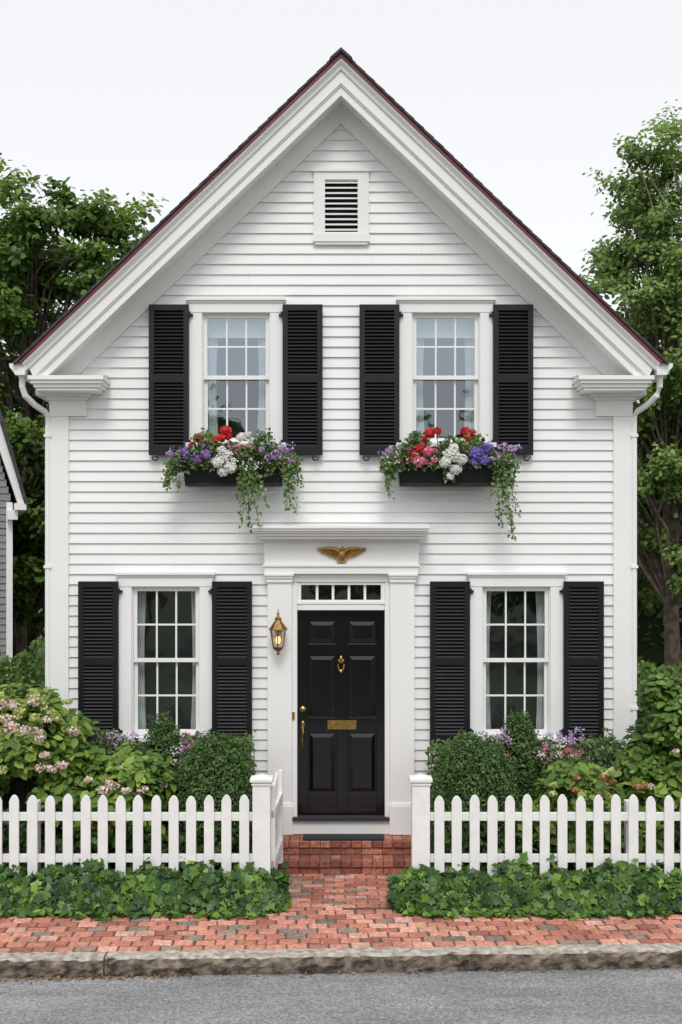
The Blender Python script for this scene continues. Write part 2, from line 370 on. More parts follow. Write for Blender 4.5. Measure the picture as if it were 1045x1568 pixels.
# ---- windows
def window(idx,xc,zt,zb,kind):
    mb=MB(); w=SW; cs=.126
    mb.box(xc-w-cs,xc-w,-.05,.03,zb-.02,zt); mb.box(xc+w,xc+w+cs,-.05,.03,zb-.02,zt)
    mb.box(xc-w-cs-.005,xc+w+cs+.005,-.055,.03,zt,zt+.115)
    mb.box(xc-w-cs-.03,xc+w+cs+.03,-.085,.0,zt+.115,zt+.142); mb.box(xc-w-cs-.015,xc+w+cs+.015,-.068,.0,zt+.095,zt+.115)
    mb.box(xc-w-cs-.03,xc+w+cs+.03,-.10,.03,zb-.065,zb-.02); mb.box(xc-w-cs,xc+w+cs,-.05,.0,zb-.15,zb-.065)
    mb.box(xc-w,xc-w+.012,-.02,.09,zb-.02,zt); mb.box(xc+w-.012,xc+w,-.02,.09,zb-.02,zt); mb.box(xc-w+.012,xc+w-.012,-.02,.09,zt-.012,zt)
    zm=(zt+zb)/2; st=.036
    a,b=xc-w+.012,xc+w-.012
    def sash(z0,z1,y0,y1,bot,top):
        mb.box(a,a+st,y0,y1,z0,z1); mb.box(b-st,b,y0,y1,z0,z1)
        mb.box(a+st,b-st,y0,y1,z0,z0+bot); mb.box(a+st,b-st,y0,y1,z1-top,z1)
        g0,g1=a+st,b-st; h0,h1=z0+bot,z1-top
        for k in(1,2):
            x=g0+(g1-g0)*k/3; mb.box(x-.009,x+.009,y0+.004,y1-.004,h0,h1)
        z=(h0+h1)/2; mb.box(g0,g1,y0+.006,y1-.006,z-.009,z+.009)
    sash(zm-.02,zt-.012,.005,.035,.04,.035)
    sash(zb-.02,zm+.018,.04,.07,.06,.036)
    mb.obj('window_frame_%d'%idx,'white',house,bevel=.002)
    g=MB(); g.add([(a,.018,zm),(b,.018,zm),(b,.018,zt),(a,.018,zt)],[(0,1,2,3)])
    g.obj('upper_sash_glass_%d'%idx,'glass_up' if kind=='up' else 'glass_lo',house)
    g=MB(); g.add([(a,.052,zb),(b,.052,zb),(b,.052,zm),(a,.052,zm)],[(0,1,2,3)])
    g.obj('lower_sash_glass_%d'%idx,'glass_mid' if kind=='up' else 'glass_lo',house)
    r=MB(); x0,x1=xc-.55,xc+.55; z0,z1=zb-.3,zt+.2
    r.add([(x0,.1,z0),(x1,.1,z0),(x1,.85,z0),(x0,.85,z0),(x0,.1,z1),(x1,.1,z1),(x1,.85,z1),(x0,.85,z1)],[(0,1,2,3),(4,5,6,7),(1,2,6,5),(2,3,7,6),(3,0,4,7)])
    r.box(x0,xc-w+.001,.091,.1,z0,z1); r.box(xc+w-.001,x1,.091,.1,z0,z1); r.box(x0,x1,.0915,.1,zt,z1); r.box(x0,x1,.0915,.1,z0,zb-.02)
    r.obj('room_%d'%idx,'room',house)
    cu=MB()
    wid=.15 if kind=='up' else .115
    for s in(-1,1):
        vs=[];nn=22
        for j in range(7):
            f=j/6; z=zt-.02-(zt-zb)*f
            for i in range(nn):
                u=i/(nn-1); ww=wid*(1-.18*math.sin(f*math.pi)) 
                vs.append((xc+s*(w-.0-u*ww),.13+.018*math.sin(u*26+s+f*1.5)+.02*u,z))
        fs=[(j*nn+i,j*nn+i+1,(j+1)*nn+i+1,(j+1)*nn+i) for j in range(6) for i in range(nn-1)]
        cu.add(vs,fs)
    cu.obj('curtains_%d'%idx,'curtain',house,smooth=True)
    if kind=='up':
        sh=MB(); sh.box(xc-w,xc+w,.105,.11,zt-.21,zt); sh.box(xc-w,xc+w,.10,.115,zt-.225,zt-.21); sh.obj('roller_shade_%d'%idx,'shade',house)
for i,wd in enumerate(WINS): window(i+1,*wd)
# ---- shutters
def shutter(mb,x0,x1,z0,z1):
    y0,y1=-.092,-.058; st=.052
    mb.box(x0,x0+st,y0,y1,z0,z1); mb.box(x1-st,x1,y0,y1,z0,z1)
    zm=z0+(z1-z0)*.505
    R=[(z0,z0+.085),(zm-.035,zm+.035),(z1-.06,z1)]
    for a,b in R: mb.box(x0+st,x1-st,y0,y1,a,b)
    for a,b in((R[0][1],R[1][0]),(R[1][1],R[2][0])):
        n=int((b-a)/.034)
        for i in range(n):
            z=a+(i+.5)*(b-a)/n; h=.015;t=.006
            mb.add([(x0+st,y0+.003,z-h),(x1-st,y0+.003,z-h),(x1-st,y1-.004,z+h),(x0+st,y1-.004,z+h),
                    (x0+st,y0+.003,z-h+t),(x1-st,y0+.003,z-h+t),(x1-st,y1-.004,z+h+t),(x0+st,y1-.004,z+h+t)],
                   [(0,3,2,1),(4,5,6,7),(0,1,5,4),(2,3,7,6)])
    mb.box(x0+st,x1-st,y1-.003,y1-.001,z0+.02,z1-.02)
k=0
for xc,z0,z1 in((-UW,FZ(698),FZ(469)),(UW,FZ(698),FZ(469)),(-LW,FZ(1137),FZ(890)),(LW,FZ(1137),FZ(890))):
    for s in(-1,1):
        k+=1; mb=MB(); a,b=xc+s*.463,xc+s*.858
        shutter(mb,min(a,b),max(a,b),z0,z1); mb.obj('shutter_%d'%k,'black',house,bevel=.0015)
        h=MB()
        for z in(z1-.10,z0+.12): 
            h.box(xc+s*.425,xc+s*.47,-.075,-.045,z-.012,z+.012); h.tube([(xc+s*.455,-.085,z-.03),(xc+s*.455,-.085,z+.03)],.010,8)
        xx=xc+s*.79; zz=z0-.045
        h.tube([(xx,-.0,zz+.03),(xx,-.10,zz+.03)],.007,6)
        h.tube([(xx+.03*math.cos(t*.5+2.6),-.10,zz+.02+.03*math.sin(t*.5+2.6)) for t in range(9)],.007,6)
        h.obj('shutter_hardware_%d'%k,'black',house)
# ---- door surround
mb=MB()
for w,y,z0,z1 in((.862,.33,3.285,3.31),(.852,.315,3.262,3.285),(.835,.29,3.24,3.262),(.815,.265,3.215,3.24),(.80,.235,3.185,3.215),(.775,.15,3.16,3.185)):
    mb.box(-w,w,-y,0,z0,z1)
mb.add([(-.862,-.33,3.31),(.862,-.33,3.31),(.862,-.02,3.345),(-.862,-.02,3.345)],[(0,1,2,3)])
mb.box(-.755,.765,-.11,0,2.94,3.16); mb.box(-.77,.78,-.135,0,2.915,2.94); mb.box(-.757,.767,-.12,0,2.845,2.915)
for s in(-1,1):
    mb.box(s*.485,s*.725,-.095,0,.56,2.76)
    mb.box(s*.475,s*.745,-.125,0,2.80,2.845); mb.box(s*.48,s*.735,-.112,0,2.76,2.80); mb.box(s*.465,s*.755,-.138,0,2.825,2.847)
    mb.box(s*.475,s*.735,-.12,0,.275,.56); mb.box(s*.48,s*.73,-.108,0,.56,.585)
    mb.box(s*.434,s*.485,-.06,.08,.44,2.76)
    mb.box(s*.396,s*.434,-.045,.08,2.485,2.76)
mb.box(-.485,.485,-.062,.05,2.765,2.845); mb.box(-.396,.396,-.045,.06,2.735,2.765)
mb.box(-.396,.396,-.05,.08,2.485,2.585); mb.box(-.434,.434,-.058,.0,2.545,2.575)
for i in range(1,5):
    x=-.396+.792*i/5; mb.box(x-.013,x+.013,-.015,.02,2.585,2.735)
mb.box(-.475,.475,-.09,.06,.275,.415)
mb.obj('door_surround','white',house,bevel=.003)
mb=MB(); mb.box(-.48,.48,-.125,.06,.415,.44); mb.obj('threshold','mat',house)
mb=MB(); mb.add([(-.396,.005,2.58),(.396,.005,2.58),(.396,.005,2.74),(-.396,.005,2.74)],[(0,1,2,3)]); mb.obj('transom_glass','glass_lo',house)
mb=MB(); mb.box(-.45,.45,.16,.18,.4,2.8); mb.obj('hall_dark_backing','dark',house)  # flat near-black panel standing in for the unlit hall
mb=MB(); dx=.434; Y=.02
xs=[(-dx,FX(472)),(FX(515),FX(533)),(FX(577),dx)]
for a,b in xs: mb.box(a,b,Y,Y+.045,.44,2.485)
zr=[(.44,FZ(1215)),(FZ(1122),FZ(1099)),(FZ(1003),FZ(986)),(FZ(950),2.485)]
for a,b in((FX(472),FX(515)),(FX(533),FX(577))):
    for z0,z1 in zr: mb.box(a,b,Y+.001,Y+.045,z0,z1)
    for i in range(3):
        z0,z1=zr[i][1],zr[i+1][0]
        mb.box(a,b,Y+.018,Y+.04,z0,z1)
        m=.05; q=.006
        vs=[(a+.014,Y+.0175,z0+.014),(b-.014,Y+.0175,z0+.014),(b-.014,Y+.0175,z1-.014),(a+.014,Y+.0175,z1-.014),(a+m,Y+q,z0+m),(b-m,Y+q,z0+m),(b-m,Y+q,z1-m),(a+m,Y+q,z1-m)]
        mb.add(vs,[(4,5,6,7),(0,1,5,4),(1,2,6,5),(2,3,7,6),(3,0,4,7)])
mb.obj('front_door','door',house,bevel=.0025)
mb=MB()
mb.box(FX(502),FX(546),Y-.012,Y,FZ(1117),FZ(1103)); mb.box(FX(506),FX(542),Y-.018,Y-.012,FZ(1114),FZ(1106))
xk=0.0; zk=FZ(1012)
mb.lathe([(.008,.03),(.03,.015),(.034,0),(.022,-.02),(.006,-.03)],(xk,Y-.012,zk),12,sy=.5)
mb.tube([(xk-.03*math.cos(t),Y-.03,zk-.03-.075*math.sin(t)) for t in np.linspace(0,math.pi,11)],.008,8)
mb.ellipsoid((xk,Y-.03,zk-.105),(.016,.012,.02)); mb.ellipsoid((xk,Y-.03,zk+.025),(.015,.015,.03))
hx=FX(464)
mb.ellipsoid((hx,Y-.01,FZ(1086)),(.032,.02,.032)); mb.ellipsoid((hx,Y-.012,FZ(1111)),(.02,.014,.045)); mb.ellipsoid((hx,Y-.012,FZ(1140)),(.014,.012,.03))
mb.tube([(hx,Y-.01,FZ(1107)),(hx,Y-.06,FZ(1112)),(hx+.005,Y-.065,FZ(1122)),(hx,Y-.05,FZ(1134)),(hx,Y-.01,FZ(1142))],.011,8)
mb.box(FX(447),FX(452),-.075,-.058,FZ(1100),FZ(1089))
mb.obj('door_hardware','brass',house,smooth=False)

# ================================================================ wall lantern
lan=empty('wall_lantern')
lx=-.614; ly=-.21
mb=MB()
mb.box(lx-.03,lx+.03,-.112,-.096,2.17,2.34)
mb.tube([(lx,-.105,2.20),(lx,-.15,2.13),(lx,-.19,2.105),(lx,ly,2.11)],.010,8)
mb.lathe([(.012,2.055-.0),(.02,2.07),(.012,2.085),(.035,2.10),(.05,2.115),(.052,2.125)],(lx,ly,0),6,rot=math.pi/6)
def lpt(r,a,z): return (lx+r*math.cos(a),ly+r*math.sin(a),z)
for kx in range(6):
    a=math.pi/6+kx*math.pi/3
    mb.tube([lpt(.052,a,2.12),lpt(.082,a,2.30)],.0065,5)
    a2=a+math.pi/3
    mb.tube([lpt(.052,a,2.125),lpt(.052,a2,2.125)],.006,5); mb.tube([lpt(.083,a,2.30),lpt(.083,a2,2.30)],.008,5)
mb.lathe([(.092,2.298),(.09,2.31),(.06,2.35),(.035,2.385),(.03,2.395),(.034,2.41),(.02,2.425),(.008,2.44),(.014,2.455),(.006,2.475),(.002,2.51)],(lx,ly,0),12,rot=math.pi/6)
mb.obj('lantern_frame','bronze',lan)
mb=MB(); 
for kx in range(6):
    a=math.pi/6+kx*math.pi/3;a2=a+math.pi/3
    mb.add([lpt(.051,a,2.125),lpt(.051,a2,2.125),lpt(.081,a2,2.298),lpt(.081,a,2.298)],[(0,1,2,3)])
mb.obj('lantern_panes','lglass',lan)
mb=MB(); mb.lathe([(.010,2.12),(.011,2.165)],(lx,ly,0),8); mb.obj('candle_sleeve','curtain',lan)
mb=MB(); mb.ellipsoid((lx,ly,2.20),(.024,.024,.04)); mb.obj('lit_bulb',emit('lit_bulb',(1,.55,.22),3.0),lan,smooth=True)

# ================================================================ eagle ornament
eg=empty('gilded_eagle_ornament')
ex=FX(523.5); ez=FZ(848)-.0; ey=-.125
mb=MB()
mb.ellipsoid((ex,ey-.01,ez-.012),(.036,.028,.058)); mb.ellipsoid((ex+.004,ey-.03,ez+.052),(.017,.02,.019)); mb.ellipsoid((ex,ey-.018,ez+.035),(.02,.02,.026))
mb.tube([(ex+.012,ey-.035,ez+.055),(ex+.03,ey-.04,ez+.052),(ex+.036,ey-.04,ez+.042)],[.009,.006,.002],6)
for i in range(-2,3): mb.tube([(ex+i*.006,ey,ez-.05),(ex+i*.016,ey-.005,ez-.092)],[.011,.007],6)
for s in(-1,1):
    arm=[(ex+s*.02,ey,ez+.012),(ex+s*.07,ey-.012,ez+.046),(ex+s*.13,ey-.012,ez+.052),(ex+s*.19,ey-.006,ez+.048),(ex+s*.24,ey,ez+.05)]
    mb.tube(arm,[.022,.02,.017,.013,.006],8)
    for i in range(12):
        f=i/11; 
        bx=ex+s*(.03+.17*f); bz=ez+.015+.035*min(1,f*3)
        tx=ex+s*(.035+.205*f**.9); tz=ez-.062+.095*f**1.6
        mb.tube([(bx,ey-.004,bz),((bx+tx)/2,ey-.008-.003*(i%2),(bz+tz)/2-.004),(tx,ey,tz)],[.011,.010,.003],6)
    mb.tube([(ex+s*.015,ey,ez-.045),(ex+s*.04,ey-.01,ez-.07),(ex+s*.055,ey-.01,ez-.075)],[.01,.008,.004],6)
mb.obj('eagle_body_and_wings','gold',eg,smooth=True)

# ================================================================ flower boxes
def flowerbox(xc,layout,seed):
    global rng
    rng=np.random.default_rng(seed); random.seed(seed)
    root=empty('flower_box')
    mb=MB(); w=.488; y0,y1=-.30,-.105; z0,z1=3.70,3.915
    mb.add([(xc-w+.02,y0+.02,z0),(xc+w-.02,y0+.02,z0),(xc+w-.02,y1,z0),(xc-w+.02,y1,z0),(xc-w,y0,z1-.03),(xc+w,y0,z1-.03),(xc+w,y1,z1-.03),(xc-w,y1,z1-.03)],
      [(0,3,2,1),(0,1,5,4),(1,2,6,5),(2,3,7,6),(3,0,4,7)])
    mb.box(xc-w-.015,xc+w+.015,y0-.015,y0+.01,z1-.035,z1); mb.box(xc-w-.015,xc-w+.01,y0+.01,y1,z1-.035,z1); mb.box(xc+w-.01,xc+w+.015,y0+.01,y1,z1-.035,z1)
    mb.box(xc-w+.03,xc+w-.03,y0+.004,y0+.03,z0+.0,z0+.025); mb.box(xc-w+.1,xc+w-.1,y1,-.02,z0+.03,z0+.07)
    mb.obj('planter','black',root,bevel=.003)
    mb=MB(); mb.box(xc-w+.01,xc+w-.01,y0+.015,y1-.01,z1-.06,z1-.03); mb.obj('soil','soil',root)
    n=4300; u=rng.uniform(-1,1,n)
    P=np.stack([xc+u*.60+rng.normal(0,.03,n), -.21+rng.normal(0,.06,n), 3.91+ (rng.random(n)**1.1)*(.24+.07*np.sin(u*7+seed)+.05*np.cos(u*13))*(1-.45*u**4)-.05*(np.abs(u)>.8)],1)
    P[:,1]=np.clip(P[:,1],-.35,-.09)
    front=rng.random(n)<.24; P[front,1]=-.34-rng.random(front.sum())*.06; P[front,2]-=.07*rng.random(front.sum())
    Nn=rng.normal(size=(n,3))*.6+np.array([0,-.7,.8])
    cl=np.sin(P[:,0]*17+seed)*.2
    leaves('green_foliage',P,Nn,rng.uniform(.022,.055,n),.5+cl+rng.normal(0,.22,n),'boxgreen',root,down=.4)
    Pm={};
    def head(mat,c,r,cnt,ps):
        d=sph(cnt); d[:,1]=-np.abs(d[:,1])
        p=np.array(c)+d*np.array(r)*rng.uniform(.6,1.0,(cnt,1))
        Pm.setdefault(mat,[]).append((p,d+rng.normal(0,.35,(cnt,3))+np.array([0,-.3,.2]),np.full(cnt,ps)*rng.uniform(.7,1.25,cnt)))
    st=MB()
    for (mat,px,pz,r,cnt,ps) in layout:
        x=xc+px; z=pz
        y=-.375-rng.random()*.04 if z<4.09 else -.29-rng.random()*.05
        g_=1.15 if mat in('red','whitef') else .75
        head(mat,(x,y,z),(r,r*.7,r*.85),int(cnt*g_),ps)
        if mat=='red': st.tube([(x+random.uniform(-.03,.03),-.2,3.95),(x,y+.02,z)],.004,5)
    for mat,x0,x1,zl,zh,cnt,ps in SC[seed]:
        cc_=np.stack([xc+rng.uniform(x0,x1,cnt//5),rng.uniform(-.43,-.36,cnt//5),rng.uniform(zl,zh,cnt//5)],1)
        p=(cc_[:,None,:]+rng.normal(0,.012,(len(cc_),5,3))).reshape(-1,3); cnt=len(p)
        Pm.setdefault(mat,[]).append((p,rng.normal(size=(cnt,3))*.5+np.array([0,-1,.3]),np.full(cnt,ps)*rng.uniform(.7,1.2,cnt)))
    for mat,l in Pm.items():
        p=np.concatenate([a for a,_,_ in l]);q=np.concatenate([b for _,b,_ in l]);s_=np.concatenate([c_ for _,_,c_ in l])
        leaves(mat+'_blossoms',p,q,s_,rng.random(len(p)),mat,root,shape='pt')
    VP=[];VN=[]
    for (x0,zend,spread) in VN_[seed]:
        for q in range(3):
            x=xc+x0+random.uniform(-spread,spread); z=3.95; y=-.33-random.random()*.05
            ze=zend+random.uniform(0,.2); pts=[(x,y+.04,z)]; dxx=random.uniform(-.3,.3)
            while z>ze:
                z-=.03; x+=dxx*.035+random.uniform(-.008,.008); y+=random.uniform(-.006,.006); pts.append((x,y,z))
                for _ in range(2+ (2 if z>3.70 else 0)):
                    VP.append((x+random.uniform(-.028,.028),y+random.uniform(-.02,.015),z+random.uniform(-.015,.015))); VN.append((random.gauss(0,.5),-1,random.gauss(.3,.5)))
            st.tube(pts,.0025,4)
    leaves('trailing_vine',VP,VN,rng.uniform(.022,.045,len(VP)),rng.random(len(VP)),'vine',root,down=1.0)
    st.obj('stems','stem',root)
SC={11:[('purple',-.58,-.22,3.90,4.08,150,.022),('lilac',.28,.64,3.92,4.10,180,.02),('pink',-.05,.2,3.98,4.1,60,.02),('whitef',-.2,.3,3.85,3.97,120,.018)],
    12:[('pink',-.42,-.05,3.88,4.06,150,.024),('lilac',.40,.68,3.95,4.10,130,.021),('whitef',-.66,-.1,3.9,4.02,80,.018),('lilac',-.68,-.45,3.96,4.1,70,.02)]}
VN_={11:[(-.60,3.58,.03),(-.56,3.70,.06),(.13,3.28,.05),(.18,3.42,.05),(.12,3.5,.06),(.16,3.6,.09),(.54,3.45,.04),(.60,3.62,.06),(.38,3.75,.05),(.52,3.72,.08)],
     12:[(-.62,3.58,.05),(-.54,3.74,.06),(.49,3.20,.04),(.52,3.32,.05),(.50,3.5,.06),(.52,3.65,.07),(.60,3.6,.07),(-.02,3.74,.05)]}
LA11=[('red',-.345,4.165,.05,120,.028),('red',-.40,4.10,.032,60,.026),('red',-.07,4.235,.055,130,.028),('red',-.11,4.16,.05,110,.028),('red',-.18,4.13,.04,70,.026),('red',-.045,4.18,.04,70,.026),('red',-.30,4.12,.032,60,.026),
 ('whitef',.08,4.17,.055,110,.024),('whitef',.19,4.13,.05,90,.024),('whitef',.14,4.20,.035,50,.024),('whitef',.26,4.10,.035,50,.024),('whitef',-.06,3.97,.085,210,.024),('whitef',-.14,3.92,.065,140,.024),('whitef',-.02,3.87,.07,150,.024),('whitef',-.09,3.83,.055,110,.024),('whitef',-.10,4.03,.05,90,.024),
 ('purple',-.46,4.02,.045,110,.026),('purple',-.26,3.99,.055,140,.026),('purple',-.33,3.94,.045,100,.026),('lilac',.28,4.04,.035,80,.022),('lilac',.50,4.04,.045,100,.022),('lilac',.40,3.97,.04,90,.022),('lilac',-.60,4.0,.04,70,.022)]
LA12=[('red',-.185,4.205,.055,130,.028),('red',-.11,4.23,.045,90,.026),('red',-.23,4.15,.036,60,.026),('red',.16,4.235,.05,120,.028),('red',.235,4.215,.04,80,.026),('red',.20,4.15,.036,70,.026),('red',-.28,4.06,.05,100,.026),('red',-.35,4.00,.04,80,.026),
 ('whitef',.02,3.99,.09,230,.024),('whitef',.11,3.95,.07,160,.024),('whitef',-.04,3.92,.065,150,.024),('whitef',.06,3.85,.065,150,.024),('whitef',.01,3.79,.042,80,.022),('whitef',.04,4.06,.05,90,.024),
 ('blue',.27,4.01,.085,260,.026),('blue',.37,4.06,.06,150,.026),('blue',.34,3.94,.06,150,.026),('blue',.24,3.92,.045,100,.026),
 ('pink',-.33,3.96,.05,110,.028),('pink',-.20,4.02,.055,110,.028),('pink',-.26,3.93,.045,90,.028),('pink',-.15,3.95,.035,60,.028),('lilac',-.58,4.03,.045,80,.022),('lilac',.60,4.05,.045,80,.022)]
flowerbox(-1.045,LA11,11)
flowerbox(1.042,LA12,12)
rng=np.random.default_rng(99); random.seed(99)

# ================================================================ ground, road, sidewalk, kerb
KS=.0437
def KY(x): return -2.914+KS*x
B=400; zr_=-.145; zl_=-.02
mb=MB()
xs_=[-B,-20,20,B]
def ky2(x): return KY(max(-20,min(20,x)))+.08
v=[];f=[]
for x in xs_: v+=[(x,-B,zr_),(x,ky2(x),zr_),(x,ky2(x)+.005,zl_),(x,B,zl_)]
for i in range(3):
    for j in range(3): f.append((i*4+j,(i+1)*4+j,(i+1)*4+j+1,i*4+j+1))
mb.add(v,f); mb.obj('ground','soil')
m,nt,N,L=newmat('asphalt'); o=N.new('ShaderNodeOutputMaterial'); b=N.new('ShaderNodeBsdfPrincipled'); L.new(b.outputs[0],o.inputs[0]); b.inputs['Roughness'].default_value=.88
tc=N.new('ShaderNodeTexCoord'); n1=N.new('ShaderNodeTexNoise'); n1.inputs['Scale'].default_value=48; n1.inputs['Detail'].default_value=10; n1.inputs['Roughness'].default_value=.85
n2=N.new('ShaderNodeTexNoise'); n2.inputs['Scale'].default_value=1.6; n2.inputs['Detail'].default_value=7; n2.inputs['Roughness'].default_value=.65
mp=N.new('ShaderNodeMapping'); mp.inputs['Scale'].default_value=(.45,1.8,1)
L.new(tc.outputs['Object'],n1.inputs['Vector']); L.new(tc.outputs['Object'],mp.inputs['Vector']); L.new(mp.outputs[0],n2.inputs['Vector'])
r1=ramp(N,[(.38,(.08,.08,.085)),(.5,(.22,.22,.225)),(.64,(.48,.475,.47))]); r2=ramp(N,[(.36,(.70,.70,.70)),(.62,(1.08,1.08,1.08))])
L.new(n1.outputs['Fac'],r1.inputs[0]); L.new(n2.outputs['Fac'],r2.inputs[0])
mu=N.new('ShaderNodeMix'); mu.data_type='RGBA'; mu.blend_type='MULTIPLY'; mu.inputs[0].default_value=1
L.new(r1.outputs[0],mu.inputs[6]); L.new(r2.outputs[0],mu.inputs[7]); L.new(mu.outputs[2],b.inputs['Base Color'])
bp=N.new('ShaderNodeBump'); bp.inputs['Strength'].default_value=.8; bp.inputs['Distance'].default_value=.008; L.new(n1.outputs['Fac'],bp.inputs['Height']); L.new(bp.outputs[0],b.inputs['Normal'])
M['asphalt']=m
mb=MB(); mb.add([(-60,-11,-.138),(60,-11,-.138),(60,KY(20),-.138),(20,KY(20),-.138),(-20,KY(-20),-.138),(-60,KY(-20),-.138)],[(0,1,2,3,4,5)]); mb.obj('road','asphalt')
root=empty('granite_kerb')
edges=[-20,-15.2,-10.6,-6.2,-1.77,3.4,8,12.5,17,20]
for i in range(len(edges)-1):
    x0,x1=edges[i]+.006,edges[i+1]-.006
    n=int((x1-x0)/.05); vs=[]; f1=[]; f2=[]
    prof=[(0.0,-.15),(-.008,-.11),(-.014,-.075),(-.012,-.04),(-.004,-.014),(.012,.002),(.08,.005),(.148,.003),(.156,-.15)]
    for a in range(n+1):
        x=x0+(x1-x0)*a/n; e=random.gauss(0,.004)
        for j,(dy,z) in enumerate(prof):
            jy=random.gauss(0,.008)+e if j<5 else random.gauss(0,.003); jz=random.gauss(0,.003)
            vs.append((x,KY(x)+dy+jy,z+jz))
    k=len(prof)
    for a in range(n):
        for j in range(k-1): (f1 if j<4 else f2).append((a*k+j,(a+1)*k+j,(a+1)*k+j+1,a*k+j+1))
    f2.append(tuple(range(k))); f2.append(tuple(range(n*k,n*k+k))[::-1])
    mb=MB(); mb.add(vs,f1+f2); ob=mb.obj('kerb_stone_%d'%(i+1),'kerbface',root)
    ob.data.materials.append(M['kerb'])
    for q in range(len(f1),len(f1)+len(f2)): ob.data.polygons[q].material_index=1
def brickrot(mb,cx,cy,w,h,zt,th,a,t):
    ca,sa=math.cos(a),math.sin(a); bv=.006
    def P(u,v_,z): return (cx+u*ca-v_*sa,cy+u*sa+v_*ca,z)
    w/=2;h/=2; tz=[random.gauss(0,.0015) for _ in range(4)]
    q=[(-w,-h),(w,-h),(w,h),(-w,h)]; qi=[(-w+bv,-h+bv),(w-bv,-h+bv),(w-bv,h-bv),(-w+bv,h-bv)]
    vs=[P(x,y,zt-th) for x,y in q]+[P(x,y,zt-.006) for x,y in q]+[P(x,y,zt+tz[i]) for i,(x,y) in enumerate(qi)]
    fs=[(8,9,10,11)]
    for i in range(4):
        j=(i+1)%4; fs+=[(i,j,4+j,4+i),(4+i,4+j,8+j,8+i)]
    mb.add(vs,fs,t)
def tt():
    r=random.random()
    return random.uniform(0,.14) if r<.09 else random.betavariate(1.4,1.4)*.82+.18
root=empty('brick_sidewalk'); mb=MB()
a=math.atan(KS); bw,bl=.162,.128
nx=int(14/bw); 
for j in range(12):
    for i in range(-nx//2,nx//2):
        u=(i+.5*(j%2)+.06*math.sin(j*2.1))*bw; v_=.158+.006+bl*(j+.5)
        cx=u*math.cos(a)-v_*math.sin(a); cy=KY(0)+u*math.sin(a)+v_*math.cos(a)+.006*math.sin(cx*1.7)
        if cy>-1.66: continue
        brickrot(mb,cx+random.gauss(0,.003),cy+random.gauss(0,.003),bw-.015+random.gauss(0,.003),bl-.016+random.gauss(0,.003),random.gauss(0,.003),.03,a+random.gauss(0,.018),tt())
mb.obj('paving_bricks','brick',root,tint=True)
mb=MB(); v=[(-8,KY(-8)+.15,-.009),(8,KY(8)+.15,-.009),(8,-1.62,-.009),(-8,-1.62,-.009)]; mb.add(v,[(0,1,2,3)]); mb.obj('joint_sand','mortar',root)
root=empty('brick_path'); mb=MB()
y=-1.66;j=0
while y<-.60:
    x=-.85+(0.1 if j%2 else 0)
    while x<.85:
        brickrot(mb,x+.098,y+.045,.186,.082,.006+random.gauss(0,.003),.03,random.gauss(0,.014),tt()); x+=.197
    y+=.094; j+=1
mb.obj('paving_bricks','brick',root,tint=True)
mb=MB(); mb.add([(-.9,-1.70,-.004),(1.0,-1.70,-.004),(1.0,-.50,-.004),(-.9,-.50,-.004)],[(0,1,2,3)]); mb.obj('joint_sand','mortar',root)
root=empty('brick_steps'); mb=MB()
def wallbricks(mb,x0,x1,yf,z0,z1,hd):
    x=x0
    while x<x1-.01:
        w=min(hd,x1-x); t=random.random()
        j=random.gauss(0,.002)
        mb.box(x+.004,x+w-.004,yf+j,yf+.09,z0+.004,z1-.004,t); x+=hd
X0,X1=-.80,.70
wallbricks(mb,X0,X1,-.575,.0,.068,.2); wallbricks(mb,X0-.1,X1,-.59,.07,.138,.1)
wallbricks(mb,X0,X1,-.365,.138,.205,.2); wallbricks(mb,X0,X1,-.38,.207,.272,.1)
x=X0
while x<X1-.01:
    t=random.random(); mb.box(x+.004,x+.096,-.495,-.37,.09,.137+random.gauss(0,.001),t); 
    t=random.random(); mb.box(x+.004,x+.096,-.285,-.1,.2,.271+random.gauss(0,.001),t)
    t=random.random(); mb.box(x+.004,x+.096,-.096,.0,.2,.271,t); x+=.1
mb.obj('step_bricks','brickd',root,tint=True,bevel=.003)
mb=MB(); mb.box(X0+.01,X1-.01,-.565,-.30,-.02,.126); mb.box(X0+.01,X1-.01,-.36,.0,-.02,.262); mb.obj('mortar_core','mortar',root)
mb=MB(); mb.box(-.37,.42,-.34,-.13,.274,.288); 
for i in range(24): mb.box(-.36+i*.0315,-.36+i*.0315+.018,-.33,-.14,.288,.292)
mb.obj('doormat','mat')

